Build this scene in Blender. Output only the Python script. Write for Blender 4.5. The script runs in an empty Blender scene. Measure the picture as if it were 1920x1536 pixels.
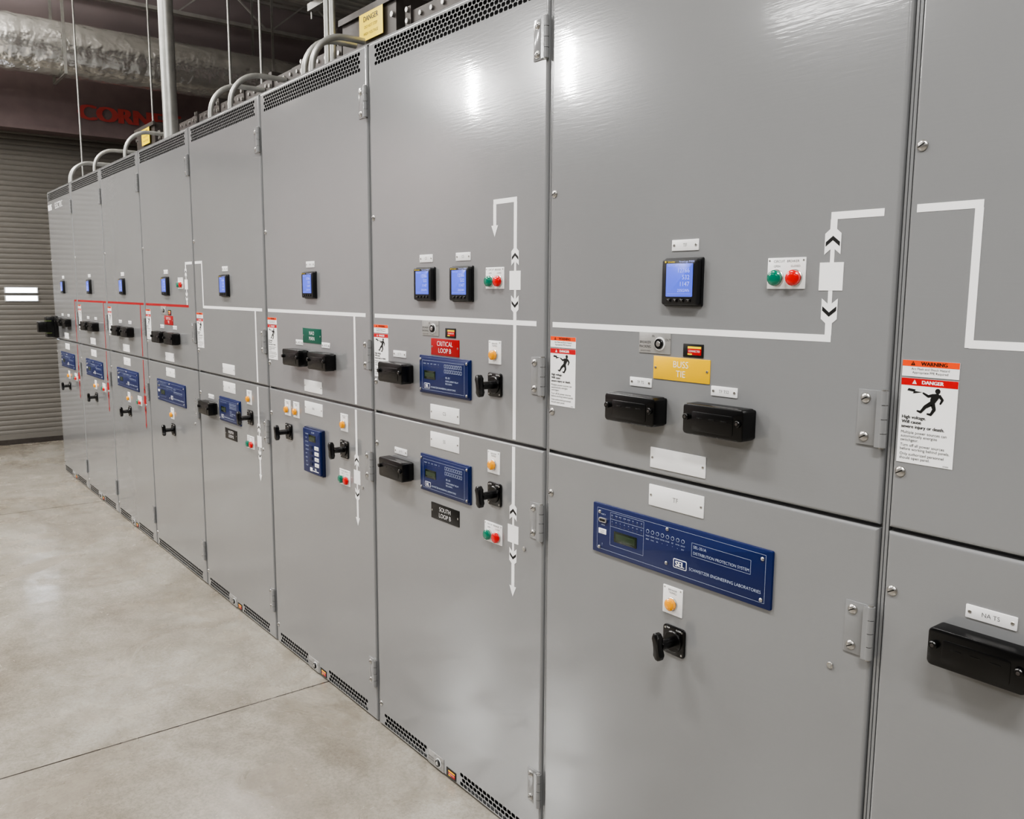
import bpy, random
from math import *
from mathutils import Matrix, Vector
random.seed(4)
W=0.914; NC=9; H=2.334
scene=bpy.context.scene
COL=scene.collection
try: scene.view_settings.look='AgX - Medium High Contrast'
except Exception: pass

# ------------------------------------------------------------------ materials
def lin(c):
    return tuple(((v/255.)/12.92 if v/255.<=0.04045 else ((v/255.+0.055)/1.055)**2.4) for v in c)+(1,)
def mat(name,rgb,rough=0.5,metal=0.0,var=0.06,scale=8.0,bump=0.0,bscale=200.0,emit=None,estr=0,coat=0.0,rvar=0.0,spec=None,bmap=None,bdist=0.002):
    m=bpy.data.materials.new(name); m.use_nodes=True
    nt=m.node_tree; N=nt.nodes; L=nt.links
    b=N['Principled BSDF']
    tc=N.new('ShaderNodeTexCoord'); no=N.new('ShaderNodeTexNoise')
    no.inputs['Scale'].default_value=scale; no.inputs['Detail'].default_value=4
    L.new(tc.outputs['Object'],no.inputs['Vector'])
    cr=N.new('ShaderNodeValToRGB'); c=lin(rgb)
    cr.color_ramp.elements[0].position=0.3; cr.color_ramp.elements[1].position=0.7
    cr.color_ramp.elements[0].color=tuple(v*(1-var) for v in c[:3])+(1,)
    cr.color_ramp.elements[1].color=tuple(min(1,v*(1+var)) for v in c[:3])+(1,)
    L.new(no.outputs['Fac'],cr.inputs['Fac']); L.new(cr.outputs['Color'],b.inputs['Base Color'])
    b.inputs['Roughness'].default_value=rough; b.inputs['Metallic'].default_value=metal
    if rvar:
        mr=N.new('ShaderNodeMapRange'); mr.inputs['To Min'].default_value=max(0,rough-rvar); mr.inputs['To Max'].default_value=rough+rvar
        L.new(no.outputs['Fac'],mr.inputs['Value']); L.new(mr.outputs['Result'],b.inputs['Roughness'])
    if coat: b.inputs['Coat Weight'].default_value=coat; b.inputs['Coat Roughness'].default_value=0.1
    if spec is not None: b.inputs['Specular IOR Level'].default_value=spec
    if bump:
        n2=N.new('ShaderNodeTexNoise'); n2.inputs['Scale'].default_value=bscale; n2.inputs['Detail'].default_value=2
        if bmap:
            mp=N.new('ShaderNodeMapping'); mp.inputs['Scale'].default_value=bmap
            L.new(tc.outputs['Object'],mp.inputs['Vector']); L.new(mp.outputs['Vector'],n2.inputs['Vector'])
        else: L.new(tc.outputs['Object'],n2.inputs['Vector'])
        bp=N.new('ShaderNodeBump'); bp.inputs['Strength'].default_value=bump; bp.inputs['Distance'].default_value=bdist
        L.new(n2.outputs['Fac'],bp.inputs['Height']); L.new(bp.outputs['Normal'],b.inputs['Normal'])
        if coat: L.new(bp.outputs['Normal'],b.inputs['Coat Normal'])
    if emit:
        b.inputs['Emission Color'].default_value=lin(emit); b.inputs['Emission Strength'].default_value=estr
    return m
M={}
M['paint']=mat('grey_enamel',(136,137,138),0.17,0,0.03,1.5,bump=0.05,bscale=1.0,bmap=(16,16,190),spec=0.6,coat=0.65)
M['paint'].node_tree.nodes['Principled BSDF'].inputs['Coat Roughness'].default_value=0.055
M['dark']=mat('painted_vent_shade',(6,6,6),0.9)  # near-black colour standing in for the shade inside vent holes
M['white']=mat('white_laminate',(254,254,254),0.35,var=0.0)
M['tape']=mat('white_tape',(255,255,255),0.4,var=0.0)
M['redtape']=mat('red_tape',(165,0,14),0.4)
M['black']=mat('black_plastic',(7,7,8),0.26)
M['bezel']=mat('dark_bezel',(20,21,23),0.38)
M['blk2']=mat('black_ink',(10,10,10),0.5)
M['grey']=mat('grey_ink',(90,90,90),0.5)
M['ink']=mat('pale_blue_ink',(200,212,230),0.5)
M['blue']=mat('blue_faceplate',(5,28,84),0.38,var=0.04)
M['navy']=mat('navy_edge',(6,22,62),0.4)
M['screen']=mat('blue_lcd',(70,90,200),0.25,var=0.05,emit=(98,116,250),estr=0.52)
M['digits']=mat('lcd_digits',(170,180,250),0.3,emit=(150,165,255),estr=0.52)
M['lcd']=mat('green_lcd',(26,38,26),0.2)
M['lcdt']=mat('lcd_text',(44,60,40),0.3)
M['steel']=mat('zinc_steel',(190,188,185),0.28,0.9,var=0.1,scale=60)
M['red']=mat('red_lens',(205,2,10),0.18,var=0.05,emit=(200,0,8),estr=0.10,coat=0.5)
M['green']=mat('green_lens',(0,112,88),0.18,var=0.05,emit=(0,110,85),estr=0.06,coat=0.5)
M['amber']=mat('amber_lens',(235,155,0),0.18,var=0.05,emit=(225,140,0),estr=0.12,coat=0.5)
M['yellow']=mat('yellow_laminate',(255,200,0),0.35,var=0.02)
M['redplate']=mat('red_laminate',(170,6,16),0.35,var=0.02)
M['greenplate']=mat('green_laminate',(0,88,70),0.35,var=0.02)
M['blackplate']=mat('black_laminate',(8,8,8),0.35,var=0.02)
M['orange']=mat('orange_vinyl',(245,75,8),0.4,var=0.02)
M['redv']=mat('red_vinyl',(200,5,22),0.4,var=0.02)
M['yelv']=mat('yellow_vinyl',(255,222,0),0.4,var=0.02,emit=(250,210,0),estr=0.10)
M['lime']=mat('lime_band',(70,88,18),0.4)
M['galv']=mat('galvanized_conduit',(172,172,168),0.38,0.6,var=0.12,scale=20)
M['dsteel']=mat('dark_steel',(66,61,58),0.5,0.3,var=0.2,scale=20)
M['joist']=mat('joist_paint',(165,162,157),0.6,0.1,var=0.15)
M['foil']=mat('foil_wrap',(228,227,224),0.22,0.8,var=0.06,scale=3,bump=1.0,bscale=11,bdist=0.022)
M['slat']=mat('slat_enamel',(116,113,108),0.4,0.1,var=0.05,scale=2)
M['hood']=mat('hood_brown',(108,94,94),0.6,var=0.1)
M['hoodred']=mat('hood_lettering',(165,62,58),0.6)
M['wallp']=mat('wall_paint',(80,79,78),0.8,var=0.04,scale=2)
M['wallf']=mat('wall_dark',(140,129,129),0.8,var=0.08,scale=2)
M['ceil']=mat('ceiling_deck',(160,157,152),0.8,var=0.15,scale=6)
M['fix']=mat('fixture_white',(225,225,225),0.4,emit=(255,250,244),estr=3.0)
M['fixb']=mat('fixture_body',(200,200,200),0.4)
M['panerefl']=mat('pane_reflection_glow',(240,245,255),0.2,emit=(235,242,255),estr=10.0)  # emission imitates lamp reflections in the glossy door panes
M['alum']=mat('brushed_plate',(170,169,167),0.4,0.3,var=0.05,scale=80)

# concrete floor
m=bpy.data.materials.new('polished_concrete'); m.use_nodes=True; M['floor']=m
nt=m.node_tree; N=nt.nodes; L=nt.links; b=N['Principled BSDF']
tc=N.new('ShaderNodeTexCoord')
def noise(s,d,dist=0.0,rough=0.5):
    n=N.new('ShaderNodeTexNoise'); n.inputs['Scale'].default_value=s; n.inputs['Detail'].default_value=d; n.inputs['Roughness'].default_value=rough
    n.inputs['Distortion'].default_value=dist; L.new(tc.outputs['Object'],n.inputs['Vector']); return n
n1=noise(0.9,14,0.6,0.66); n2=noise(7,12,0.4,0.72); n3=noise(80,8,0,0.78); n4=noise(2.4,14,1.2,0.68)
def ramp(fac,p0,c0,p1,c1):
    r=N.new('ShaderNodeValToRGB'); e=r.color_ramp.elements
    e[0].position=p0; e[0].color=c0; e[1].position=p1; e[1].color=c1; L.new(fac,r.inputs['Fac']); return r.outputs['Color']
def mul(a,b_,f):
    x=N.new('ShaderNodeMixRGB'); x.blend_type='MULTIPLY'; x.inputs[0].default_value=f; L.new(a,x.inputs[1]); L.new(b_,x.inputs[2]); return x.outputs[0]
c=ramp(n1.outputs['Fac'],0.38,lin((143,136,124)),0.62,lin((174,170,161)))
c=mul(c,ramp(n2.outputs['Fac'],0.38,(0.78,0.765,0.74,1),0.58,(1.05,1.05,1.05,1)),0.8)
c=mul(c,ramp(n3.outputs['Fac'],0.38,(0.74,0.73,0.71,1),0.56,(1.03,1.03,1.03,1)),0.85)
c=mul(c,ramp(n4.outputs['Fac'],0.40,(0.86,0.83,0.79,1),0.52,(1.0,1.0,1.0,1)),0.75)
sep=N.new('ShaderNodeSeparateXYZ'); L.new(tc.outputs['Object'],sep.inputs[0])
def math(op,a,bv=None):
    n=N.new('ShaderNodeMath'); n.operation=op
    if isinstance(a,(int,float)): n.inputs[0].default_value=a
    else: L.new(a,n.inputs[0])
    if bv is not None:
        if isinstance(bv,(int,float)): n.inputs[1].default_value=bv
        else: L.new(bv,n.inputs[1])
    return n.outputs[0]
xs=math('ADD',sep.outputs['X'],2.24+3.70*10)
near=math('LESS_THAN',math('ABSOLUTE',math('SUBTRACT',math('MODULO',math('ADD',xs,1.85),3.70),1.85)),0.0036)
mj=N.new('ShaderNodeMixRGB'); L.new(near,mj.inputs[0]); L.new(c,mj.inputs[1]); mj.inputs[2].default_value=lin((50,43,36))
L.new(mj.outputs[0],b.inputs['Base Color'])
mr=N.new('ShaderNodeMapRange'); mr.inputs['From Min'].default_value=0.38; mr.inputs['From Max'].default_value=0.62; mr.inputs['To Min'].default_value=0.34; mr.inputs['To Max'].default_value=0.12
L.new(n4.outputs['Fac'],mr.inputs['Value']); L.new(mr.outputs['Result'],b.inputs['Roughness'])
b.inputs['Specular IOR Level'].default_value=1.0
bp=N.new('ShaderNodeBump'); bp.inputs['Strength'].default_value=0.12; bp.inputs['Distance'].default_value=0.004
L.new(n2.outputs['Fac'],bp.inputs['Height']); L.new(bp.outputs['Normal'],b.inputs['Normal'])

# ------------------------------------------------------------------ text cache
TC={}
def text_geo(s,off=-0.004):
    if (s,off) in TC: return TC[(s,off)]
    cu=bpy.data.curves.new('t','FONT'); cu.body=s; cu.size=1.0; cu.resolution_u=3; cu.offset=off
    cu.align_x='LEFT'
    ob=bpy.data.objects.new('t',cu); COL.objects.link(ob)
    bpy.context.view_layer.update()
    me=bpy.data.meshes.new_from_object(ob.evaluated_get(bpy.context.evaluated_depsgraph_get()))
    vs=[(v.co.x,v.co.y) for v in me.vertices]; fs=[tuple(p.vertices) for p in me.polygons]
    bpy.data.objects.remove(ob); bpy.data.curves.remove(cu); bpy.data.meshes.remove(me)
    xs=[v[0] for v in vs] or [0]; ys=[v[1] for v in vs] or [0]
    TC[(s,off)]=(vs,fs,min(xs),max(xs),min(ys),max(ys)); return TC[(s,off)]

# ------------------------------------------------------------------ mesh builder (X right, -Y towards viewer, Z up)
class MB:
    def __init__(s): s.v=[];s.f=[];s.m=[];s.mats=[]
    def mi(s,k):
        if k not in s.mats: s.mats.append(k)
        return s.mats.index(k)
    def add(s,vs,fs,k):
        o=len(s.v); s.v+=vs; i=s.mi(k)
        for f in fs: s.f.append(tuple(o+a for a in f)); s.m.append(i)
    def box(s,x0,x1,y0,y1,z0,z1,k):
        v=[(x0,y0,z0),(x1,y0,z0),(x1,y1,z0),(x0,y1,z0),(x0,y0,z1),(x1,y0,z1),(x1,y1,z1),(x0,y1,z1)]
        s.add(v,[(3,2,1,0),(4,5,6,7),(0,1,5,4),(1,2,6,5),(2,3,7,6),(3,0,4,7)],k)
    def loft(s,rings,k,cap0=False,cap1=True):
        n=len(rings[0]); vs=[p for r in rings for p in r]; fs=[]
        for a in range(len(rings)-1):
            for j in range(n):
                fs.append((a*n+j,a*n+(j+1)%n,(a+1)*n+(j+1)%n,(a+1)*n+j))
        if cap0: fs.append(tuple(reversed(range(n))))
        if cap1: fs.append(tuple((len(rings)-1)*n+j for j in range(n)))
        s.add(vs,fs,k)
    def rr(s,cx,cz,w,h,r,y,seg=4):
        r=max(1e-5,min(r,w/2-1e-6,h/2-1e-6)); out=[]
        for (sx,sz,a0) in ((1,1,0),(-1,1,90),(-1,-1,180),(1,-1,270)):
            for i in range(seg+1):
                a=radians(a0+90*i/seg)
                out.append((cx+sx*(w/2-r)+r*cos(a),y,cz+sz*(h/2-r)+r*sin(a)))
        return out[::-1]
    def rbox(s,cx,cz,w,h,r,y0,y1,k,c=0.001,seg=4):
        rings=[s.rr(cx,cz,w,h,r,y0,seg),s.rr(cx,cz,w,h,r,y1+c,seg)]
        if c>0: rings+= [s.rr(cx,cz,w-0.6*c,h-0.6*c,max(r-0.3*c,1e-4),y1+0.3*c,seg), s.rr(cx,cz,w-2*c,h-2*c,max(r-c,1e-4),y1,seg)]
        else: rings[-1]=s.rr(cx,cz,w,h,r,y1,seg)
        s.loft([list(q) for q in rings],k)
    def cyl(s,cx,cz,r,y0,y1,k,seg=20,c=0.0,dome=0.0):
        def ring(rr,y): return [(cx+rr*cos(-2*pi*i/seg),y,cz+rr*sin(-2*pi*i/seg)) for i in range(seg)]
        rings=[ring(r,y0),ring(r,y1+c)]
        if c: rings.append(ring(r-c,y1))
        if dome:
            for t in (0.35,0.65,0.88): rings.append(ring((r-c)*cos(t*pi/2),y1-dome*sin(t*pi/2)))
        s.loft(rings,k)
    def vcyl(s,cx,cy,r,z0,z1,k,seg=14):
        def ring(z): return [(cx+r*cos(2*pi*i/seg),cy+r*sin(2*pi*i/seg),z) for i in range(seg)]
        s.loft([ring(z0),ring(z1)],k,True,True)
    def poly(s,pts,y,k):
        s.add([(a,y,b_) for a,b_ in pts],[tuple(range(len(pts)))],k)
    def rect(s,x0,x1,z0,z1,y,k): s.poly([(x0,z0),(x1,z0),(x1,z1),(x0,z1)],y,k)
    def frame(s,x0,x1,z0,z1,t,y,k):
        s.rect(x0,x1,z0,z0+t,y,k); s.rect(x0,x1,z1-t,z1,y,k); s.rect(x0,x0+t,z0,z1,y,k); s.rect(x1-t,x1,z0,z1,y,k)
    def text(s,t,cx,cz,h,y,k,align='C',maxw=None,wide=1.0,bold=0.0,off=-0.004):
        if bold: off=0.0
        vs,fs,a0,a1,b0,b1=text_geo(t,off)
        if not vs: return
        _,_,_,_,c0,c1=text_geo('H',off); sc=h/(c1-c0); sx=sc*wide
        if maxw and (a1-a0)*sx>maxw: sx=maxw/(a1-a0)
        ox={'C':cx-(a0+a1)/2*sx,'L':cx-a0*sx,'R':cx-a1*sx}[align]
        offs=[(0,0)] if not bold else [(-bold,0),(bold,0),(0,0)]
        for i,(dx,dz) in enumerate(offs):
            s.add([(ox+a*sx+dx,y-0.00002*i,cz-h/2+b_*sc+dz) for a,b_ in vs],fs,k)
    def disc(s,cx,cz,r,y,k,seg=16,rz=None):
        rz=rz or r
        s.poly([(cx+r*cos(2*pi*i/seg),cz+rz*sin(2*pi*i/seg)) for i in range(seg)],y,k)
    def line(s,x0,z0,x1,z1,t,y,k,t2=None):
        t2=t if t2 is None else t2
        d=hypot(x1-x0,z1-z0) or 1; nx=-(z1-z0)/d/2; nz=(x1-x0)/d/2
        s.poly([(x0+nx*t,z0+nz*t),(x1+nx*t2,z1+nz*t2),(x1-nx*t2,z1-nz*t2),(x0-nx*t,z0-nz*t)],y,k)
    def limb(s,pts,y,k):
        for j in range(len(pts)-1):
            a,b_=pts[j],pts[j+1]; s.line(a[0],a[1],b_[0],b_[1],a[2],y,k,b_[2]); s.disc(b_[0],b_[1],b_[2]/2,y-0.00003,k,10)
    def mesh(s,name,smooth=False):
        me=bpy.data.meshes.new(name); me.from_pydata(s.v,[],s.f)
        for k in s.mats: me.materials.append(M[k])
        me.polygons.foreach_set('material_index',s.m)
        me.update()
        if smooth:
            me.polygons.foreach_set('use_smooth',[True]*len(me.polygons))
            me.set_sharp_from_angle(angle=radians(35))
        return me
def link(name,me,loc=(0,0,0),parent=None,**kw):
    o=bpy.data.objects.new(name,me); COL.objects.link(o); o.location=loc
    if parent: o.parent=parent
    for k,v in kw.items(): o[k]=v
    return o
MC={}
def cached(key,fn,smooth=True):
    if key not in MC:
        mb=MB(); fn(mb); MC[key]=mb.mesh(key if isinstance(key,str) else str(key[0]),smooth)
    return MC[key]

# ------------------------------------------------------------------ switchgear part meshes
def screw(mb,cx,cz,r,y0,slot=True,k='steel'):
    mb.cyl(cx,cz,r,y0,y0-0.0012,k,16,0.0)
    mb.cyl(cx,cz,r*0.92,y0-0.0012,y0-0.0022,k,16,0.0004,dome=r*0.28)
    if slot: mb.line(cx-r*0.6,cz-r*0.35,cx+r*0.6,cz+r*0.35,r*0.2,y0-0.0024-r*0.28,'blk2')

def vent(mb,x0,z0,px,pz,cols,rows,hw,hh,fx,k='paint'):
    for r in range(rows):
        off=px/2 if r%2 else 0; zc=z0+pz*(r+0.5); n=cols-(1 if r%2 else 0)
        if r%2:
            mb.rect(x0,x0+px/2,z0+pz*r,z0+pz*(r+1),0,k); mb.rect(x0+px*cols-px/2,x0+px*cols,z0+pz*r,z0+pz*(r+1),0,k)
        for c in range(n):
            xc=x0+off+px*(c+0.5)
            out=[(px/2,0),(px/2,pz/2),(0,pz/2),(-px/2,pz/2),(-px/2,0),(-px/2,-pz/2),(0,-pz/2),(px/2,-pz/2)]
            inn=[(hw,0),(hw*fx,hh),(0,hh),(-hw*fx,hh),(-hw,0),(-hw*fx,-hh),(0,-hh),(hw*fx,-hh)]
            vs=[(xc+a,0,zc+b_) for a,b_ in out]+[(xc+a,0,zc+b_) for a,b_ in inn]+[(xc+a,0.002,zc+b_) for a,b_ in inn]
            fs=[]
            for j in range(8):
                q=(j+1)%8
                fs.append((q,j,8+j,8+q))
            mb.add(vs,fs,k)
            mb.add(vs[8:],[((j+1)%8,j,8+j,8+(j+1)%8) for j in range(8)],'dark')
DX0,DX1=0.0095,0.9055
def door_mesh(mb,z0,z1,vents):
    R=0.006; rings=[]
    for i in range(6):
        a=i/5*pi/2
        ins=R*(1-cos(a)); y=R*(1-sin(a))
        rings.append([(DX0+ins,y,z0+ins),(DX1-ins,y,z0+ins),(DX1-ins,y,z1-ins),(DX0+ins,y,z1-ins)])
    base=[(DX0,0.019,z0),(DX1,0.019,z0),(DX1,0.019,z1),(DX0,0.019,z1)]
    mb.loft([base]+rings,'paint',False,not vents)
    x0,x1,a,b_=DX0+R,DX1-R,z0+R,z1-R
    if vents:
        vz0=vents[0][1]; pz=vents[0][3]; rows=vents[0][5]; vz1=vz0+pz*rows
        mb.rect(x0,x1,a,vz0,0,'paint'); mb.rect(x0,x1,vz1,b_,0,'paint')
        cur=x0
        for v in vents:
            mb.rect(cur,v[0],vz0,vz1,0,'paint'); vent(mb,*v); cur=v[0]+v[2]*v[4]
        mb.rect(cur,x1,vz0,vz1,0,'paint')
TOPV=[(0.046,2.256,0.0200,0.0126,41,5,0.0092,0.0055,0.64)]
BOTA=[(0.046,0.013,0.0200,0.0148,14,3,0.0091,0.0058,0.74),(0.518,0.013,0.0200,0.0148,16,3,0.0091,0.0058,0.74)]
BOTB=[(0.046,0.013,0.0200,0.0148,40,3,0.0091,0.0058,0.74)]

def plate(w,h,k,lines,tk,th,screws=True):
    def fn(mb):
        mb.rbox(0,0,w,h,0.001,0,-0.0018,k,0.0003,2)
        n=len(lines)
        for i,t in enumerate(lines):
            mb.text(t,0,((n-1)/2-i)*th*1.5,th,-0.0020,tk,maxw=w*0.68,wide=0.98,off=-0.009 if n>1 else -0.004)
        if screws:
            for sx in (-1,1):
                mb.cyl(sx*(w/2-0.0065),0,0.0030,-0.0018,-0.0030,'steel',10,0.0003)
                mb.line(sx*(w/2-0.0065)-0.002,-0.001,sx*(w/2-0.0065)+0.002,0.001,0.0007,-0.0032,'blk2')
    return fn
def meter(mb):
    mb.rbox(0,0,0.104,0.102,0.004,0,-0.005,'bezel',0.0015)
    mb.rbox(0,0,0.098,0.096,0.006,-0.005,-0.0165,'bezel',0.003)
    mb.rbox(0,0.004,0.072,0.069,0.002,-0.0165,-0.0172,'screen',0.0002)
    y=-0.0176
    mb.text('Schneider',-0.022,0.0422,0.0036,y,'yelv','C',0.022); mb.rect(-0.040,-0.036,0.0405,0.0439,y,'yelv')
    mb.text('PowerLogic PM850',0.020,0.0422,0.0036,y,'digits','C',0.040)
    mb.text('VOLTS L-L AVG',-0.032,0.0340,0.0028,y,'digits','L')
    for i,t in enumerate(('12766','532','1147')):
        mb.text(t,0.028,0.0240-0.0140*i,0.0088,y,'digits','R',0.05,wide=1.05)
    mb.text('235GWh',0.028,-0.0175,0.0058,y,'digits','R',0.05)
    mb.rect(-0.032,0.032,-0.0245,-0.0242,y,'digits')
    for i in range(4):
        mb.rbox(-0.027+0.018*i,-0.0385,0.0110,0.0070,0.002,-0.0165,-0.0185,'black',0.0005)
        mb.disc(-0.027+0.018*i,-0.0385,0.0014,-0.0188,'grey',8)
def breaker_lights(mb):
    mb.rbox(0,0,0.082,0.058,0.001,0,-0.0018,'white',0.0003,2)
    mb.text('CIRCUIT  BREAKER',0,0.0225,0.0044,-0.002,'blk2',maxw=0.060)
    mb.text('OPEN',-0.020,0.0132,0.0037,-0.002,'blk2'); mb.text('CLOSED',0.020,0.0132,0.0037,-0.002,'blk2')
    for x,k in ((-0.0200,'green'),(0.0200,'red')):
        mb.cyl(x,-0.0085,0.0160,-0.0018,-0.006,'steel',28,0.001)
        mb.cyl(x,-0.0085,0.0145,-0.006,-0.014,k,28,0.0015,dome=0.003)
    for sx in (-1,1): mb.cyl(sx*0.037,0.024,0.0018,-0.0018,-0.0026,'steel',8)
def trip_light(mb):
    mb.rbox(0,0,0.056,0.064,0.001,0,-0.0018,'white',0.0003,2)
    mb.text('BREAKER',0,0.024,0.0042,-0.002,'blk2',maxw=0.03); mb.text('TRIPPED',0,0.0175,0.0042,-0.002,'blk2',maxw=0.03)
    mb.cyl(0,-0.007,0.0150,-0.0018,-0.006,'steel',28,0.001)
    mb.cyl(0,-0.007,0.0133,-0.006,-0.015,'amber',28,0.0015,dome=0.003)
    for sx in (-1,1): mb.cyl(sx*0.023,0.0275,0.0018,-0.0018,-0.0026,'steel',8)
def test_block(mb):
    mb.rbox(0,0,0.146,0.058,0.004,0,-0.007,'black',0.001,6)
    mb.rbox(0,0,0.152,0.064,0.009,-0.007,-0.044,'black',0.0030,6)
    mb.rbox(0,-0.003,0.104,0.040,0.005,-0.044,-0.0450,'black',0.0006,5)
    for i in range(3): mb.rbox(-0.030+0.030*i,0.004,0.016,0.0025,0.001,-0.045,-0.0458,'black',0.0003,2)
    for sx in (-1,1):
        mb.cyl(sx*0.065,0.004,0.0070,-0.044,-0.051,'black',16,0.0015)
        mb.cyl(sx*0.065,0.004,0.0030,-0.051,-0.0518,'dsteel',10,0.0003)
def wide_relay(mb):
    mb.rbox(0,0,0.510,0.121,0.003,0,-0.0055,'blue',0.001)
    y=-0.0058; w_='ink'
    mb.frame(-0.240,0.240,-0.050,0.050,0.0005,y,w_)
    mb.rbox(-0.220,0.022,0.026,0.011,0.004,-0.0055,-0.0095,'steel',0.001); mb.rbox(-0.220,0.022,0.019,0.006,0.002,-0.0095,-0.0100,'blk2',0.0002)
    mb.text('PORT F',-0.220,0.036,0.0032,y,w_); mb.text('SERIAL',-0.220,0.010,0.0028,y,w_)
    mb.rbox(-0.222,-0.006,0.026,0.013,0.001,-0.0055,-0.0062,'white',0.0001,2)
    mb.text('SEL-351A',-0.222,-0.0035,0.0026,-0.0064,'blk2',maxw=.022); mb.text('52 TF',-0.222,-0.0085,0.0026,-0.0064,'blk2')
    mb.text('!',-0.222,-0.038,0.006,y,w_)
    mb.frame(-0.196,-0.088,-0.034,0.046,0.0005,y,w_)
    mb.rect(-0.196,-0.088,0.030,0.0305,y,w_); mb.rect(-0.196,-0.088,0.0120,0.0125,y,w_)
    for i in range(8):
        x=-0.190+0.0135*i
        mb.text(['EN','TRIP','INST','COMM','SOTF','50','51','81'][i],x,0.0395,0.0027,y,w_,maxw=.009)
        mb.disc(x,0.0345,0.0014,y,'grey',8)
        mb.text(['A','B','C','G','N','RS','CY','LO'][i],x,0.0245,0.0027,y,w_,maxw=.009)
        mb.disc(x,0.0175,0.0014,y,'grey',8)
    mb.rbox(-0.146,-0.010,0.074,0.026,0.002,-0.0055,-0.0062,'lcd',0.0002)
    mb.rbox(-0.146,-0.010,0.062,0.016,0.001,-0.0062,-0.0064,'lcdt',0.0001)
    lab=['TARGET','METER','EVENTS','STATUS','OTHER','SET','CNTRL','GROUP']
    for i in range(8):
        x=-0.076+0.0148*i
        mb.cyl(x,0.027,0.0044,-0.0055,-0.0060,w_,16); mb.cyl(x,0.027,0.0037,-0.0060,-0.0062,'blue',16)
        mb.text(lab[i],x,0.0165,0.0026,y,w_,maxw=.0120)
        mb.text(['RESET','CNCL','SEL','<','>','^','v','EXIT'][i],x,0.0085,0.0026,y,w_,maxw=.0120)
    mb.frame(0.052,0.205,0.001,0.031,0.0005,y,w_)
    mb.text('SEL-351A',0.057,0.0225,0.0060,y,w_,'L'); mb.text('DISTRIBUTION PROTECTION SYSTEM',0.057,0.0090,0.0060,y,w_,'L',0.144,wide=1.1,off=-0.01)
    mb.rbox(0.021,-0.026,0.038,0.021,0.003,-0.0055,-0.0059,'white',0.0001); mb.rbox(0.021,-0.026,0.0345,0.0175,0.002,-0.0059,-0.0060,'blue',0.0001)
    mb.text('SEL',0.021,-0.026,0.0120,-0.0062,'white',wide=1.0,bold=0.0008)
    mb.text('SCHWEITZER ENGINEERING LABORATORIES',0.047,-0.029,0.0063,y,w_,'L',0.184,wide=1.1,off=-0.01)
    for x,z in ((-0.232,0.045),(-0.232,-0.052),(0.232,0.045),(0.232,-0.049),(-0.018,0.050),(-0.018,-0.036)):
        screw(mb,x,z*0.9,0.0042,-0.0055,False)
def small_relay(mb):
    mb.rbox(0,0,0.272,0.116,0.003,0,-0.0055,'blue',0.001)
    mb.rbox(0,0,0.262,0.106,0.003,-0.0055,-0.009,'blue',0.001)
    y=-0.0093; w_='ink'
    mb.frame(-0.115,0.112,-0.046,0.044,0.0005,y,w_)
    for i in range(5):
        mb.text(['ENABLED','TRIP','INST','COMM','51'][i],-0.100+0.019*i,0.034,0.0032,y,w_,maxw=.015)
        mb.disc(-0.100+0.019*i,0.027,0.0016,y,'grey',8)
    for r in range(2):
        for i in range(8):
            x=0.012+0.0118*i
            mb.frame(x-0.0043,x+0.0043,0.027-0.015*r,0.037-0.015*r,0.0009,y,w_)
    mb.rbox(-0.072,0.000,0.062,0.026,0.002,-0.009,-0.0098,'lcd',0.0002); mb.rect(-0.098,-0.046,-0.006,0.007,-0.0100,'lcdt')
    mb.text('SEL-351',0.014,-0.002,0.0052,y,w_,'L'); mb.text('OVERCURRENT RELAY',0.014,-0.012,0.0045,y,w_,'L',0.085)
    mb.text('RECLOSING',0.014,-0.020,0.0045,y,w_,'L',0.085)
    mb.rbox(-0.088,-0.034,0.032,0.016,0.003,-0.009,-0.0094,'white',0.0001); mb.rbox(-0.088,-0.034,0.0295,0.0135,0.002,-0.0094,-0.0095,'blue',0.0001)
    mb.text('SEL',-0.088,-0.034,0.0085,-0.0097,'white',bold=0.0005)
    mb.text('SCHWEITZER ENGINEERING LABORATORIES',-0.066,-0.036,0.0045,y,w_,'L',0.160)
    for sx in (-1,1):
        for sz in (-1,1): screw(mb,sx*0.124,sz*0.046,0.004,-0.009,False)
def tall_relay(mb):
    mb.rbox(0,0,0.158,0.180,0.003,0,-0.012,'navy',0.001)
    mb.rbox(0,0,0.150,0.172,0.004,-0.012,-0.020,'blue',0.002)
    y=-0.0203; w_='ink'
    mb.rbox(0.008,0.052,0.060,0.026,0.002,-0.020,-0.0208,'lcd',0.0002); mb.rect(-0.014,0.030,0.045,0.058,-0.0210,'lcdt')
    mb.text('SEL-787',0.015,0.075,0.0055,y,w_)
    for i in range(9):
        mb.disc(-0.058,0.066-0.0155*i,0.0017,y,'grey',8)
        mb.text(['ENABLED','TRIP','INST OC','PHASE OC','GND OC','DIFF','FREQ','VOLT','COMM'][i],-0.052,0.066-0.0155*i,0.0042,y,w_,'L',0.034)
    for i in range(4):
        mb.rbox(-0.004+0.0,0.018-0.022*i,0.026,0.013,0.002,-0.020,-0.022,'navy',0.0005)
        mb.rbox(0.046,0.018-0.022*i,0.034,0.014,0.001,-0.020,-0.0215,'white',0.0003)
        mb.text(['CLOSE','TRIP','LOCAL','AUX'][i],0.046,0.018-0.022*i,0.005,-0.0218,'blk2')
    mb.text('SEL',0.034,-0.066,0.008,y,'white',bold=0.0005); mb.rbox(0.034,-0.074,0.050,0.003,0.001,-0.020,-0.0205,'white',0.0001)
    mb.rbox(-0.004,-0.070,0.020,0.014,0.001,-0.020,-0.0215,'white',0.0003)
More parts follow.
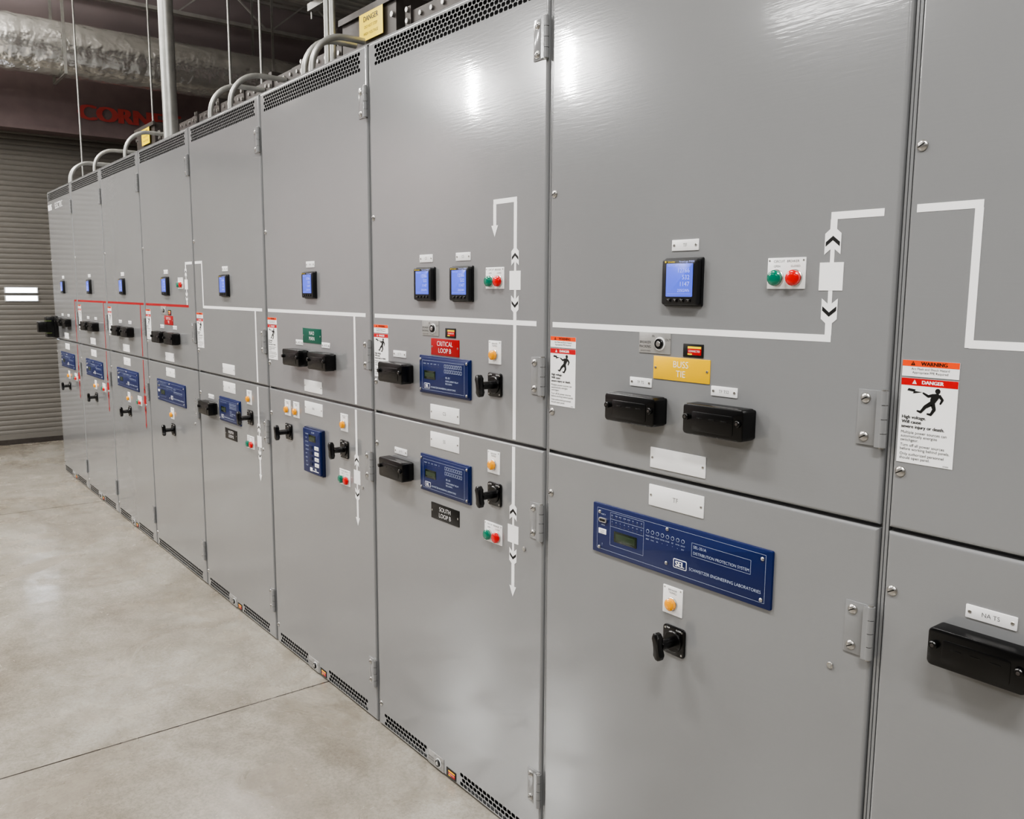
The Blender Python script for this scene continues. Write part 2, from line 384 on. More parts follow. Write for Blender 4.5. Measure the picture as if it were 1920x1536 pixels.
def ctrl_switch(mb):
    mb.rbox(0,0,0.062,0.066,0.008,0,-0.005,'black',0.0015)
    for sx in (-1,1):
        for sz in (-1,1): mb.cyl(sx*0.024,sz*0.026,0.0024,-0.005,-0.0060,'steel',8)
    mb.cyl(0,0,0.024,-0.005,-0.010,'black',28,0.002)
    mb.text('TRIP',-0.016,0.0275,0.0034,-0.0053,'white',maxw=.012); mb.text('CLOSE',0.014,0.0275,0.0034,-0.0053,'white',maxw=.014)
    mb.cyl(0,0,0.011,-0.010,-0.048,'black',20,0.001)
    pts=[(0.0105,0.022),(0.0085,0.012),(0.0080,0),(0.0085,-0.012),(0.0105,-0.022),(0.0065,-0.029),(0,-0.031),(-0.0065,-0.029),(-0.0105,-0.022),(-0.0085,-0.012),(-0.0080,0),(-0.0085,0.012),(-0.0105,0.022),(-0.0065,0.029),(0,0.031),(0.0065,0.029)]
    a=radians(8); pts=[(p*cos(a)-q*sin(a),p*sin(a)+q*cos(a)) for p,q in pts]
    def rg(sc,y): return [(p*sc,y,q*sc) for p,q in pts]
    mb.loft([rg(0.85,-0.046),rg(1.0,-0.049),rg(1.0,-0.060),rg(0.85,-0.063)],'black',True,True)
def racking(mb):
    mb.rbox(0,0,0.092,0.046,0.001,0,-0.0018,'alum',0.0003,2)
    mb.text('BREAKER',-0.027,0.001,0.0056,-0.002,'blk2',maxw=.034); mb.text('RACKING',-0.027,-0.0085,0.0056,-0.002,'blk2',maxw=.034)
    mb.text('IN',-0.004,0.015,0.0050,-0.002,'blk2'); mb.text('OUT',0.039,0.008,0.0050,-0.002,'blk2'); mb.text('ROTATE TO RACK',-0.026,-0.018,0.0024,-0.002,'blk2')
    mb.cyl(0.016,-0.001,0.0150,-0.0018,-0.0030,'white',24); mb.cyl(0.016,-0.001,0.0115,-0.0030,-0.0080,'black',24,0.001)
    mb.cyl(0.016,-0.001,0.0062,-0.0080,-0.0092,'steel',12,0.0008)
def position_flag(mb):
    mb.rbox(0,0,0.054,0.028,0.001,0,-0.0016,'blk2',0.0003,2)
    mb.rbox(0.004,0.000,0.036,0.018,0.001,-0.0016,-0.0022,'redv',0.0002,2)
    mb.rect(-0.014,0.022,0.0045,0.009,-0.0024,'yelv'); mb.rect(-0.014,-0.002,-0.009,-0.006,-0.0024,'yelv')
    mb.text('CONNECTED',0.004,-0.001,0.0042,-0.0025,'white',maxw=.030)
def warning_label(mb):
    w=0.094; y=-0.0010; x0,x1=-w/2,w/2
    def bk(z0,z1): mb.box(x0,x1,y+0.0001,0,z0,z1,'white')
    bk(0.0600,0.0870); bk(-0.0870,0.0570)
    mb.rect(x0,x1,0.0770,0.0870,y-0.0002,'orange')
    def tri(cx,cz,s,k,k2):
        mb.poly([(cx-s,cz-s*.8),(cx+s,cz-s*.8),(cx,cz+s)],y-0.0003,k); mb.rect(cx-s*.1,cx+s*.1,cz-s*.45,cz+s*.4,y-0.0004,k2)
    tri(-0.0290,0.0818,0.0038,'blk2','orange')
    mb.text('WARNING',0.006,0.0819,0.0058,y-0.0003,'blk2',wide=1.05,bold=0.0004,maxw=.050)
    mb.text('Arc Flash and Shock Hazard',0,0.0730,0.0038,y-0.0002,'blk2',maxw=.078,off=0); mb.text('Appropriate PPE Required',0,0.0670,0.0038,y-0.0002,'blk2',maxw=.074,off=0)
    mb.rect(x0,x1,0.0450,0.0570,y-0.0002,'redv')
    tri(-0.0245,0.0508,0.0038,'white','redv')
    mb.text('DANGER',0.006,0.0511,0.0058,y-0.0003,'white',wide=1.05,bold=0.0004,maxw=.042)
    k='blk2'; yy=y-0.0003
    mb.disc(0.0150,0.0385,0.0044,yy,k,16)
    mb.poly([(0.0070,0.0335),(0.0165,0.0350),(0.0195,0.0300),(0.0105,0.0165),(0.0040,0.0150),(0.0035,0.0240)],yy-0.0001,k)
    mb.limb([(0.0085,0.0315,0.0052),(0.0000,0.0290,0.0045),(-0.0085,0.0335,0.0030)],yy,k)
    mb.limb([(0.0175,0.0320,0.0052),(0.0235,0.0250,0.0045),(0.0205,0.0185,0.0030)],yy,k)
    mb.limb([(0.0055,0.0175,0.0078),(-0.0040,0.0110,0.0060),(-0.0110,0.0015,0.0042),(-0.0165,0.0030,0.003)],yy,k)
    mb.limb([(0.0080,0.0170,0.0078),(0.0110,0.0080,0.0060),(0.0060,-0.0010,0.0042),(0.0005,-0.0005,0.003)],yy,k)
    mb.poly([(-0.034,0.0400),(-0.0215,0.0385),(-0.0230,0.0360),(-0.0100,0.0350),(-0.0265,0.0315),(-0.0250,0.0345),(-0.036,0.0360)],yy,k)
    L_=-0.042
    for i,t in enumerate(('High voltage.','Will cause','severe injury or death.')):
        mb.text(t,L_,-0.0085-0.0080*i,0.0054,yy,k,'L',.083,bold=0.0003)
    for z,t in ((-0.0345,'Multiple power sources can'),(-0.0410,'automatically energize'),(-0.0475,'switchgear.'),(-0.0565,'Turn off all power sources'),(-0.0630,'before working behind panels.'),(-0.0717,'Only authorized personnel'),(-0.0782,'should open panel.')):
        mb.text(t,L_,z,0.0047,yy,k,'L',.083,off=0)
    mb.text('470890',0.041,-0.0842,0.0022,yy,k,'R')
def hinge(mb):
    mb.rbox(-0.0265,0,0.042,0.098,0.001,0,-0.0028,'paint',0.0005,2)
    for i in range(4):
        mb.vcyl(0.002,-0.0050,0.0078,-0.049+0.0248*i,-0.049+0.0248*i+0.0236,'paint',14)
    mb.vcyl(0.002,-0.0050,0.0050,-0.0515,0.0515,'steel',12)
    mb.box(-0.008,0.002,-0.0125,-0.0100,-0.049,0.049,'paint')
    for sz in (-1,1): screw(mb,-0.033,sz*0.034,0.0092,-0.0028)
def latch(mb): screw(mb,0,0,0.0095,0)
def bolt(mb):
    mb.cyl(0,0,0.0065,0,-0.0030,'steel',8,0.0006); mb.cyl(0,0,0.0035,-0.0030,-0.0036,'galv',8)
def chev(mb,cx,cz,up,k):
    s=1 if up else -1
    pts=[(0,0.026),(0.016,0.013),(0.016,-0.024),(0.0045,-0.015),(0,-0.011),(-0.0045,-0.015),(-0.016,-0.024),(-0.016,0.013)]
    pts=[(cx+a,cz+s*b_) for a,b_ in pts]
    mb.poly(pts[::-1] if up else pts,-0.0007,k)
    q=[(0,0.009),(0.014,-0.002),(0.014,-0.010),(0,0.001),(-0.014,-0.010),(-0.014,-0.002)]
    mb.poly([(cx+a,cz+s*b_) for a,b_ in q],-0.0010,'blk2')
T=0.0130
def strip(mb,x0,z0,x1,z1,k):
    if abs(x1-x0)>abs(z1-z0): mb.box(min(x0,x1),max(x0,x1),-0.0005,0.0,z0-T/2,z0+T/2,k)
    else: mb.box(x0-T/2,x0+T/2,-0.0006,0.0,min(z0,z1),max(z0,z1),k)
def breaker_sym(mb,x,zc,k):
    chev(mb,x,zc+0.063,True,k); mb.box(x-0.0235,x+0.0235,-0.0009,0,zc-0.025,zc+0.025,k); chev(mb,x,zc-0.063,False,k)
    mb.box(x-0.004,x+0.004,-0.0005,0,zc-0.054,zc+0.054,k)
def arrow(mb,x,z,k,w=0.015,h=0.030):
    mb.poly([(x-w,z+h),(x,z),(x+w,z+h)],-0.0007,k)
def mimic_upper(i):
    def fn(mb):
        k='redtape' if i<=3 else 'tape'
        if i==8: strip(mb,0.022,1.680,0.127,1.680,k); strip(mb,0.121,1.456,0.121,1.674,k); strip(mb,0.121,1.462,0.880,1.462,k); return
        if i==7:
            strip(mb,0.781,1.678,0.880,1.678,k); strip(mb,0.787,1.645,0.787,1.672,k); breaker_sym(mb,0.787,1.571,k); strip(mb,0.787,1.466,0.787,1.505,k); strip(mb,0.022,1.460,0.793,1.460,k)
        if i==6:
            strip(mb,0.686,1.780,0.788,1.780,k); strip(mb,0.692,1.71,0.692,1.774,k); arrow(mb,0.692,1.688,k)
            strip(mb,0.782,1.645,0.782,1.774,k); breaker_sym(mb,0.782,1.571,k); strip(mb,0.022,1.460,0.872,1.460,k)
            strip(mb,0.782,1.466,0.782,1.505,k); strip(mb,0.782,1.145,0.782,1.454,k)
        if i==5: strip(mb,0.022,1.460,0.872,1.460,k); strip(mb,0.790,1.145,0.790,1.454,k)
        if i==4:
            strip(mb,0.022,1.678,0.130,1.678,k); strip(mb,0.124,1.454,0.124,1.672,k); strip(mb,0.130,1.460,0.872,1.460,k); strip(mb,0.795,1.145,0.795,1.454,k)
        if i==3:
            strip(mb,0.781,1.678,0.890,1.678,'tape'); strip(mb,0.787,1.645,0.787,1.672,'tape'); breaker_sym(mb,0.787,1.571,'tape'); strip(mb,0.787,1.466,0.787,1.505,'tape')
            strip(mb,0.022,1.460,0.810,1.460,k)
        if i in (1,2): strip(mb,0.022,1.460,0.890,1.460,k); strip(mb,0.812,1.145,0.812,1.454,k)
        if i==0: strip(mb,0.806,1.460,0.890,1.460,k); strip(mb,0.812,1.145,0.812,1.454,k)
    return fn
def mimic_lower(i):
    def fn(mb):
        k='redtape' if i<=2 else 'tape'; x={6:0.780,5:0.788,4:0.792}.get(i,0.812)
        strip(mb,x,0.955,x,1.125,k); breaker_sym(mb,x,0.881,k); strip(mb,x,0.732,x,0.812,k); arrow(mb,x,0.703,k)
    return fn
def body_mesh(mb):
    x0,x1=0.001,W-0.001; D=1.45
    mb.box(x0,x1,0.02,D,0.0,H,'paint')
    mb.box(x0,x1,0.004,0.02,H-0.0035,H,'paint')
    mb.rect(0.04,0.875,2.250,2.326,0.0192,'dark'); mb.rect(0.03,0.88,0.008,0.062,0.0192,'dark')  # black strips painted as shade, since the body is solid behind the vents
    mb.box(x0,x0+0.005,0.008,0.02,0.0,H-0.004,'paint'); mb.box(x1-0.004,x1,0.008,0.02,0.0,H-0.004,'paint')

names={0:'with white maker lettering',1:'with red one-line tape',2:'with red tape, amber lamp',3:'with red nameplate, wide relay',
4:'with black north loop plate',5:'with green main plate',6:'with red critical loop plate',7:'with yellow buss tie plate',8:'with white tape, danger label'}
for i in range(NC):
    bx=(i-8)*W
    cab=bpy.data.objects.new('switchgear_cabinet',None); COL.objects.link(cab); cab.location=(bx,0,0)
    cab.empty_display_size=0.3
    cab['label']='tall grey steel switchgear cabinet '+names[i]; cab['category']='electrical cabinet'; cab['group']='switchgear cabinets in one row'
    link('cabinet_body',cached('cabinet_body',body_mesh,False),(0,0,0),cab)
    def du(mb): door_mesh(mb,1.1390,2.330,TOPV)
    def dl(mb): door_mesh(mb,0.006,1.1315,BOTA)
    def dm(mb): door_mesh(mb,0.006,1.1315,BOTB)
    up=link('upper_door',cached('upper_door',du,False),(0,0,0),cab)
    lo=link('lower_door',cached('lower_door_plain' if i in(3,) else 'lower_door',dm if i==3 else dl,False),(0,0,0),cab)
    def put(par,name,key,fn,u,z,y=0.0,label=None,smooth=True):
        o=link(name,cached(key,fn,smooth),(u,y,z),par)
        if label: o['label']=label
        return o
    for z,p in ((2.155,up),(1.326,up),(0.940,lo),(0.185,lo)): put(p,'hinge','hinge',hinge,0.902,z)
    for z,p in ((1.780,up),(1.240,up),(1.028,lo),(0.086,lo)): put(p,'latch_screw','latch_screw',latch,0.024,z)
    put(lo,'bolt','bolt',bolt,0.830,0.852)
    put(up,'mimic_line',('mimic_line_upper',i),mimic_upper(i),0,0,0,'red one-line diagram tape' if i<=3 else 'white one-line diagram tape',False)
    if i in (0,1,2,4,5,6): put(lo,'mimic_line',('mimic_line_lower',i),mimic_lower(i),0,0,0,'one-line diagram tape with breaker symbol and arrow',False)
    if i>0: put(up,'warning_label','warning_label',warning_label,0.063,1.344,0,'white label with orange warning and red danger headers',False)
    if i!=3 and i not in (7,8):
        put(lo,'racking_port','racking_port',racking,0.382,0.032); put(lo,'position_indicator','position_indicator',position_flag,0.470,0.026)
    P=lambda par,u,z,w,h,k,lines,tk,th,lab=None: put(par,'nameplate',('nameplate',w,h,k,tuple(lines)),plate(w,h,k,lines,tk,th),u,z,0,lab)
    tag={0:'M1',1:'M2',2:'M3',3:'TD',4:'N5',5:'NA',6:'C5',7:'TF'}.get(i)
    if i==8:
        P(lo,0.188,1.031,0.078,0.022,'white',['NA TS'],'grey',0.007,'white engraved plate'); put(lo,'test_block','test_block',test_block,0.187,0.970)
        continue
    ms=(0.347,0.543) if i==6 else (0.446,)
    for u in ms:
        put(up,'power_meter','power_meter',meter,u,1.563,0,'dark framed meter with glowing blue screen')
        P(up,u,1.640,0.072,0.023,'white',[tag],'grey',0.007,'white engraved plate')
    if i in (3,6,7): put(up,'breaker_lights','breaker_lights',breaker_lights,0.694,1.578,0,'white plate with green and red lenses')
    if i in (3,6,7):
        put(up,'racking_port','racking_port',racking,0.368,1.431); put(up,'position_indicator','position_indicator',position_flag,0.477,1.420)
    if i==7: P(up,0.445,1.378,0.156,0.050,'yellow',['BUSS','TIE'],'white',0.0135,'yellow plate reading buss tie')
    if i==6: P(up,0.447,1.376,0.150,0.050,'redplate',['CRITICAL','LOOP B'],'white',0.0135,'red plate reading critical loop b')
    if i==5: P(up,0.444,1.371,0.160,0.056,'greenplate',['NAO','MAIN'],'white',0.0135,'green plate reading nao main')
    if i==3: P(up,0.455,1.378,0.156,0.050,'redplate',['CRITICAL','TIE'],'white',0.0135,'red plate with white lettering')
    if i in (0,1,2,3,5,7):
        for u in (0.335,0.567):
            put(up,'test_block','test_block',test_block,u,1.283)
            P(up,u-0.006,1.341,0.066,0.020,'white',[{7:'TF TS',5:'NA TS'}.get(i,'G TS') if u<.5 else {7:'TF TS2',5:'NA TS2'}.get(i,'G TS2')],'grey',0.006,'white engraved plate')
    P(up,0.443,1.176,0.156,0.046,'white',['C5'] if i==6 else [],'grey',0.010,'white plate')
    P(lo,0.442,1.090,0.156,0.048,'white',[{6:'S5'}.get(i,tag)],'grey',0.010,'white engraved plate')
    if i in (0,1,2,3,7):
        put(lo,'protective_relay','wide_protective_relay',wide_relay,0.443,0.978,0,'wide blue relay faceplate with white lettering')
        put(lo,'trip_lamp','trip_lamp',trip_light,0.443,0.862,0,'white plate with amber lens'); put(lo,'control_switch','control_switch',ctrl_switch,0.452,0.772)
    if i in (0,1,2): put(lo,'breaker_lights','breaker_lights',breaker_lights,0.694,0.864,0,'white plate with green and red lenses')
    if i==6:
        put(up,'protective_relay','compact_relay',small_relay,0.447,1.289,0,'compact blue relay faceplate'); put(up,'test_block','test_block',test_block,0.191,1.283)
        P(up,0.183,1.341,0.078,0.021,'white',['C5 TS'],'grey',0.006,'white engraved plate')
        put(up,'trip_lamp','trip_lamp',trip_light,0.695,1.376,0,'white plate with amber lens'); put(up,'control_switch','control_switch',ctrl_switch,0.698,1.287)
    if i in (4,6):
        put(lo,'protective_relay','compact_relay',small_relay,0.447,0.980,0,'compact blue relay faceplate'); put(lo,'test_block','test_block',test_block,0.187,0.968)
        P(lo,0.183,1.022,0.078,0.021,'white',['N5 TS' if i==4 else 'S5 TS'],'grey',0.006,'white engraved plate')
        put(lo,'trip_lamp','trip_lamp',trip_light,0.691,1.068,0,'white plate with amber lens'); put(lo,'control_switch','control_switch',ctrl_switch,0.698,0.978)
        P(lo,0.443,0.866,0.154,0.050,'blackplate',['SOUTH' if i==6 else 'NORTH','LOOP B'],'white',0.0130,'black plate with white lettering')
        put(lo,'breaker_lights','breaker_lights',breaker_lights,0.690,0.864,0,'white plate with green and red lenses')
    if i==5:
        put(lo,'protective_relay','tall_relay',tall_relay,0.455,0.926,0,'tall navy relay with keypad')
        for u in (0.197,0.281,0.698): put(lo,'trip_lamp','trip_lamp',trip_light,u,1.068,0,'white plate with amber lens')
        for u in (0.205,0.698): put(lo,'control_switch','control_switch',ctrl_switch,u,0.970)
        put(lo,'breaker_lights','breaker_lights',breaker_lights,0.694,0.864,0,'white plate with green and red lenses')
    if i==0:
        def logo(mb):
            mb.text('RUSS',0.03,2.205,0.046,-0.0008,'tape','L',0.26,bold=0.007); mb.text('ELECTRIC',0.31,2.205,0.046,-0.0008,'tape','L',0.50,off=0)
        put(up,'maker_lettering','maker_lettering',logo,0,0,0,'bold white maker lettering',False)
        def plug(mb):
            mb.rbox(0,0,0.11,0.18,0.006,0,-0.03,'black',0.003); mb.rbox(0,0,0.095,0.165,0.008,-0.03,-0.085,'black',0.003)
            for z in (0.050,-0.050):
                mb.rbox(0,z,0.098,0.006,0.003,-0.05,-0.086,'lime',0.0005)
            mb.rbox(0,0.0,0.075,0.085,0.006,-0.085,-0.145,'black',0.003)
        put(up,'control_plug','control_plug',plug,0.075,1.235,0,'black plug with dull green bands')

# ------------------------------------------------------------------ roof equipment
CZ=4.75
def tube_mesh(name,pts,r,k,seg=14):
    mb=MB(); rings=[]
    n=len(pts)
    for j,p in enumerate(pts):
        p=Vector(p); a=Vector(pts[max(0,j-1)]); b_=Vector(pts[min(n-1,j+1)]); t=(b_-a).normalized()
        up=Vector((1,0,0)) if abs(t.x)<0.9 else Vector((0,1,0))
        u=t.cross(up).normalized(); v=t.cross(u).normalized()
        rings.append([tuple(p+r*(cos(2*pi*q/seg)*u+sin(2*pi*q/seg)*v)) for q in range(seg)])
    mb.loft(rings,k,True,True)
    return mb.mesh(name,True)
def elbow(rad,h,run):
    pts=[(0,0,0),(0,0,h-rad)]
    for a in range(1,11):
        t=a/10*pi/2; pts.append((0,rad*(1-cos(t)),h-rad+rad*sin(t)))
    if run>0.001: pts.append((0,rad+run,h))
    return pts
ROOF=H
long_=tube_mesh('bent_conduit',elbow(0.14,0.195,1.0),0.0125,'galv')
mid_=tube_mesh('bent_conduit',elbow(0.15,0.205,0.125),0.0125,'galv')
short_=tube_mesh('bent_conduit',elbow(0.14,0.185,0.085),0.0125,'galv')
for xs_,me in ((-6.80,long_),(-6.74,long_),(-5.97,long_),(-5.14,mid_),(-3.55,mid_),(-3.28,mid_),(-2.48,short_),(-2.41,short_)):
    o=link('bent_conduit',me,(xs_,0.080,ROOF))
    o['label']='galvanized conduit bending back off the cabinet roof'; o['category']='conduit'; o['group']='bent conduits on the cabinet roofs'
def busduct(mb,Lx):
    mb.box(0,Lx,0,0.34,0,0.245,'dsteel')
    n=max(1,round(Lx/0.40))
    for j in range(n+1):
        x=0.02+(Lx-0.04)*j/n
        hh=0.275 if j%2 else 0.262
        mb.box(x-0.02,x+0.02,-0.02,0.36,0,hh,'dsteel')
        for z in (0.03,0.09,0.15,0.21,0.25): mb.cyl(x+0.0,z,0.010,-0.02,-0.028,'steel',8)
        if j<n:
            for q in range(4): mb.cyl(x+0.08+0.075*q,0.222,0.009,-0.012,-0.019,'steel',8)
            mb.box(x+0.10,x+0.26,0.05,0.25,0.245,0.285,'dsteel')
            mb.cyl(x+0.18,0.265,0.012,0.05,0.042,'galv',10)
    mb.box(0.0,Lx,-0.012,0,0.200,0.245,'dsteel')
for xa,xb in ((-5.35,-2.69),(-2.17,-0.1)):
    mb=MB(); busduct(mb,xb-xa)
    o=link('bus_duct',mb.mesh('bus_duct'),(xa,0.37,ROOF)); o['label']='dark steel bolted bus duct along the cabinet roofs'; o['category']='bus duct'; o['group']='bus duct runs'
def tapbox(mb):
    mb.box(-0.22,0.22,0,0.3,0,0.32,'dsteel'); mb.box(-0.235,0.235,-0.012,0,0.300,0.325,'dsteel')
    for x in (-0.2,0.2):
        for z in (0.05,0.15,0.25): mb.cyl(x,z,0.011,0,-0.01,'steel',8)
    mb.rect(-0.05,0.14,0.195,0.300,-0.0125,'yelv')
    mb.text('DANGER',0.045,0.277,0.020,-0.013,'blk2',bold=.001); mb.text('DO NOT STEP',0.045,0.246,0.011,-0.013,'blk2'); mb.text('HIGH VOLTAGE',0.045,0.220,0.011,-0.013,'blk2')
mb=MB(); tapbox(mb); tb=mb.mesh('junction_box')
for x in (-2.43,-5.60):
    o=link('junction_box',tb,(x,0.335,ROOF)); o['label']='dark steel junction box with yellow danger sticker'; o['category']='junction box'; o['group']='junction boxes on the cabinet roofs'
def rod(x,y,r,z0,z1,name,lab,cat,k='galv'):
    o=link(name,tube_mesh(name,[(0,0,0),(0,0,z1-z0)],r,k),(x,y,z0)); o['label']=lab; o['category']=cat; return o
for x,y in ((-6.98,0.78),(-5.21,0.80),(-4.62,0.78)):
    o=rod(x,y,0.008,ROOF,CZ+.002,'threaded_rod','thin galvanized threaded rod hanging from the ceiling','rod'); o['group']='threaded hanger rods'
rod(-4.58,0.20,0.042,ROOF,CZ+.002,'riser_conduit','thick galvanized riser conduit from cabinet roof to ceiling','conduit')
for x in (-2.62,-2.57):
    o=rod(x,0.25,0.013,ROOF,CZ+.002,'riser_conduit','slim galvanized riser conduit from cabinet roof to ceiling','conduit')
o=rod(-7.60,0.345,0.008,2.5,CZ+.002,'threaded_rod','thin galvanized threaded rod hanging from the ceiling','rod'); o['group']='threaded hanger rods'
for q in range(5):
    z=3.22
    o=link('ceiling_conduit',tube_mesh('ceiling_conduit',[(0,0,0),(0,4.5,0)],0.016,'galv'),(-4.1+0.075*q,0.5,z)); o['label']='straight galvanized conduit on an overhead rack'; o['category']='conduit'; o['group']='overhead rack conduits'
mb=MB(); mb.box(-0.05,0.42,-0.02,0.02,-0.057,-0.016,'galv')
for x in (-0.035,0.40): mb.vcyl(x,0,0.006,-0.1,CZ-3.22+.002,'galv',8)
o=link('conduit_rack',mb.mesh('conduit_rack'),(-4.1,0.9,3.22)); o['label']='galvanized strut trapeze carrying overhead conduits'; o['category']='conduit rack'
def duct():
    mb=MB(); seg=72; rings=[]; y=-2.5; j=0; R0=0.235
    while y<=4.9:
        r=R0+(0.008 if j%24==0 else 0)
        rings.append([((r+random.uniform(-.0026,.0026))*cos(2*pi*q/seg),y,(r+random.uniform(-.0026,.0026))*sin(2*pi*q/seg)) for q in range(seg)]); y+=0.05; j+=1
    rings=[list(reversed(r)) for r in rings]
    mb.loft(rings,'foil',True,True)
    for yy in (-1.6,0.3,2.2,4.1):
        for s in (-1,1): mb.box(s*0.255-0.003,s*0.255+0.003,yy-0.012,yy+0.012,-0.255,CZ-3.67+0.0005,'galv')
        mb.box(-0.255,0.255,yy-0.012,yy+0.012,-0.258,-0.252,'galv')
    me=mb.mesh('foil_duct',False)
    me.polygons.foreach_set('use_smooth',[True]*len(me.polygons)); me.set_sharp_from_angle(angle=radians(60))
    return me
o=link('foil_duct',duct(),(-8.05,0,3.67)); o['label']='crinkled silver foil wrapped round air duct under the ceiling'; o['category']='air duct'
def joist():
    mb=MB(); y0,y1=-8.0,5.0; d=0.42
    for z in (0,-d):
        mb.box(-0.04,-0.004,y0,y1,z-0.005,z+0.0,'joist'); mb.box(0.004,0.04,y0,y1,z-0.005,z,'joist')
        s=-1 if z==0 else 1
        mb.box(-0.009,-0.004,y0,y1,min(z,z+s*0.04),max(z,z+s*0.04),'joist'); mb.box(0.004,0.009,y0,y1,min(z,z+s*0.04),max(z,z+s*0.04),'joist')
    n=26; st=(y1-y0)/n
    for j in range(n):
        a=(y0+j*st,-d if j%2 else 0); b_=(y0+(j+1)*st,0 if j%2 else -d)
        t=0.011
        mb.add([(-t,a[0]-t,a[1]),(t,a[0]-t,a[1]),(t,a[0]+t,a[1]),(-t,a[0]+t,a[1]),(-t,b_[0]-t,b_[1]),(t,b_[0]-t,b_[1]),(t,b_[0]+t,b_[1]),(-t,b_[0]+t,b_[1])],[(0,1,5,4),(1,2,6,5),(2,3,7,6),(3,0,4,7)],'joist')
    return mb.mesh('steel_joist')
jm=joist()
x=-8.6
while x<4.5:
    o=link('steel_joist',jm,(x,0,CZ+0.001)); o['label']='painted open web steel roof joist'; o['category']='joist'; o['group']='roof joists under the deck'; x+=1.15
# ------------------------------------------------------------------ room shell
def shell(name,bx_,k):
    mb=MB(); mb.box(*bx_,k); o=link(name,mb.mesh(name)); o['kind']='structure'; return o
X0,X1,Y0,Y1=-9.06,4.9,-8.0,5.0
shell('floor',(X0-.2,X1+.2,Y0-.2,Y1+.2,-0.2,0.0),'floor')
mb=MB(); mb.box(X0-.2,X1+.2,Y0-.2,Y1+.2,CZ+0.04,CZ+0.15,'ceil')
xx=X0
while xx<X1:
    mb.add([(xx,Y0,CZ),(xx+0.06,Y0,CZ),(xx+0.075,Y0,CZ+.038),(xx+0.135,Y0,CZ+.038),(xx+0.15,Y0,CZ),(xx,Y1,CZ),(xx+0.06,Y1,CZ),(xx+0.075,Y1,CZ+.038),(xx+0.135,Y1,CZ+.038),(xx+0.15,Y1,CZ)],[(0,1,6,5),(1,2,7,6),(2,3,8,7),(3,4,9,8)],'ceil'); xx+=0.15
o=link('ceiling',mb.mesh('ceiling')); o['kind']='structure'
shell('wall_end',(X0-.2,X0,Y0,Y1,0,CZ),'wallf')
shell('wall_near',(X1,X1+.2,Y0,Y1,0,CZ),'wallp')
shell('wall_front',(X0-.2,X1+.2,Y0-.2,Y0,0,CZ),'wallp')
shell('wall_back',(X0-.2,X1+.2,Y1,Y1+.2,0,CZ),'wallf')
mb=MB(); y0,y1=-2.6,2.6; p=0.050; z=0.09; prof=[]
while z<3.1:
    for t,dx in ((0.0,0.0),(0.12,0.004),(0.35,0.0065),(0.65,0.0065),(0.88,0.004)): prof.append((dx,z+t*p))
    z+=p
vs=[];fs=[]
for dx,zz in prof: vs+=[(dx,y0,zz),(dx,y1,zz)]
for j in range(len(prof)-1): fs.append((2*j,2*j+1,2*j+3,2*j+2))
mb.add(vs,fs,'slat'); mb.box(-0.03,0.03,y0,y1,0.0,0.05,'dsteel'); mb.box(-0.03,0.022,y0,y1,0.05,0.10,'slat')
o=link('door_1',mb.mesh('door_1'),(X0+0.06,0,0)); o['kind']='structure'
mb=MB(); mb.box(0,0.010,-0.012,0.282,-0.030,0.030,'fixb'); mb.box(0.010,0.013,0,0.27,-0.022,0.022,'panerefl')  # bright bar on each pane is a painted-in lamp reflection, not a light
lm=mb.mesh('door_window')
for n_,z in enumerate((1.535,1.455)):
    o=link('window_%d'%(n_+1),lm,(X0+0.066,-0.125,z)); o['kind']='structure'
mb=MB(); mb.box(0,0.42,-2.75,2.75,0,0.58,'hood'); mb.box(0.41,0.43,-2.75,2.75,-0.02,0.02,'hood')
o=link('trim_1',mb.mesh('trim_1'),(X0,0,3.06)); o['kind']='structure'
mb=MB(); mb.text('CORNELL',0,0,0.14,0,'hoodred','L',wide=1.15,bold=0.016)
t=link('sign_lettering',mb.mesh('sign_lettering'),(0.434,0.56,0.20),o); t.rotation_euler=(0,0,radians(90)); t['label']='faded red block lettering'

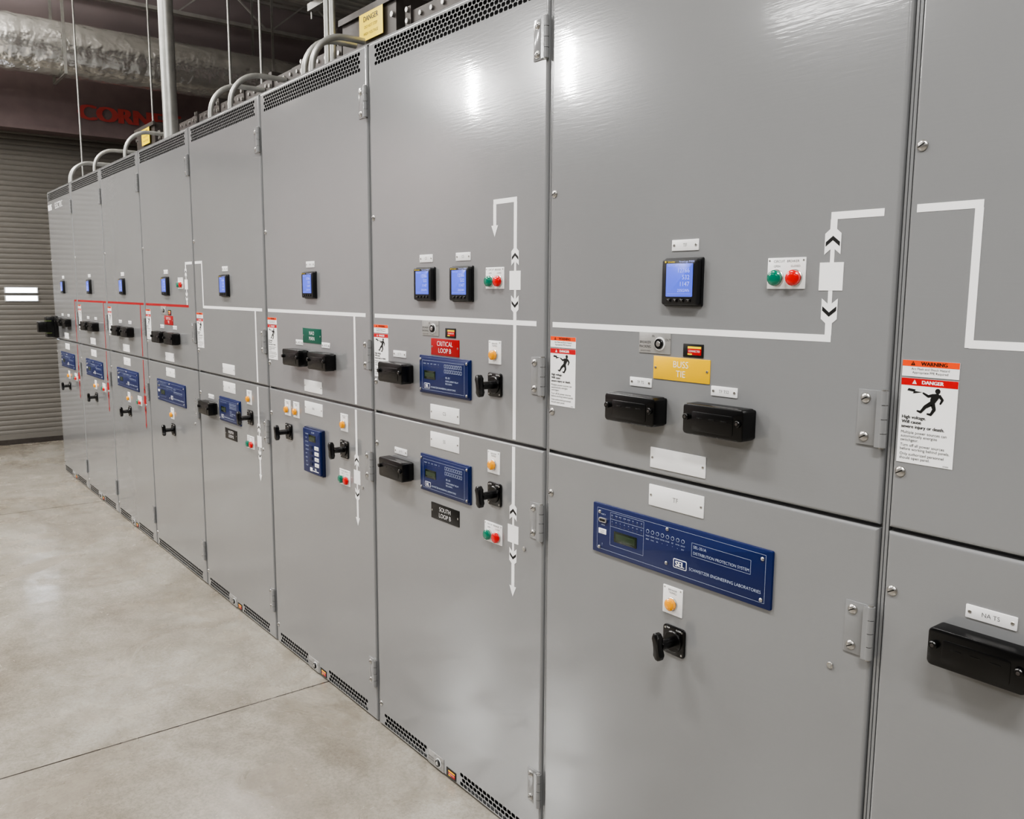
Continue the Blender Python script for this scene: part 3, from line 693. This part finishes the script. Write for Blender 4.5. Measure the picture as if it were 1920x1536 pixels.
# ------------------------------------------------------------------ lights
def fixture(x,y,z,power,rot=0,sx=1.2,sy=0.3,color=(1.0,0.985,0.965),up=0):
    mb=MB(); mb.box(-sx/2,sx/2,-sy/2,sy/2,0.012,0.07,'fixb'); mb.box(-sx/2+.02,sx/2-.02,-sy/2+.02,sy/2-.02,0.006,0.012,'fix')
    q=0.1 if sx<2 else 0.25
    for a in (-sx/2+q,sx/2-q): mb.vcyl(a,0,0.004,0.07,CZ-z+.002,'galv',6)
    o=link('linear_light_fixture',mb.mesh('linear_light_fixture'),(x,y,z)); o.rotation_euler=(0,0,rot)
    o['label']='white suspended linear light fixture'; o['category']='light fixture'; o['group']='suspended linear light fixtures'
    for e,dz,rx in ((power,-0.004,0),(up,0.08,pi)):  # second, upward lamp is added only to brighten ceiling, joists and duct
        if e<=0: continue
        l=bpy.data.lights.new('lamp','AREA'); l.shape='RECTANGLE'; l.size=sx-.04; l.size_y=sy-.04; l.energy=e; l.color=color
        lo_=bpy.data.objects.new('lamp',l); COL.objects.link(lo_); lo_.location=(x,y,z+dz); lo_.rotation_euler=(rx,0,rot)
fixture(-7.0,-1.3,4.0,58,up=340)
fixture(-4.57,-1.3,4.0,58,up=230)
fixture(-1.8,-1.5,4.0,72,up=40); fixture(1.17,-1.6,4.0,105,up=20)
fixture(3.2,-2.1,4.0,65)
fixture(-7.75,-4.62,3.85,175,radians(35.3),2.2,0.12); fixture(-6.18,-4.72,3.85,230,radians(41.5),2.2,0.12)
for x in (-3.45,-0.2,2.3): fixture(x,-5.2,3.9,36)
w=bpy.data.worlds.new('World'); scene.world=w; w.use_nodes=True
w.node_tree.nodes['Background'].inputs[0].default_value=(0.9,0.95,1,1); w.node_tree.nodes['Background'].inputs[1].default_value=0.05

# ------------------------------------------------------------------ camera
a,p,r=0.6629,0.1364,0.0055
f_=Vector((-cos(a),sin(a),0)); u_=Vector((0,0,1)); R_=Vector((sin(a),cos(a),0))
F=cos(p)*f_-sin(p)*u_; U=sin(p)*f_+cos(p)*u_
R2=cos(r)*R_+sin(r)*U; U2=-sin(r)*R_+cos(r)*U
cam=bpy.data.cameras.new('camera'); cam.sensor_width=36; cam.sensor_fit='HORIZONTAL'; cam.lens=30; cam.clip_start=0.05
co=bpy.data.objects.new('camera',cam); COL.objects.link(co)
mw=Matrix((R2,U2,-F)).transposed().to_4x4(); mw.translation=Vector((0.7438,-1.4056,1.5396)); co.matrix_world=mw
scene.camera=co
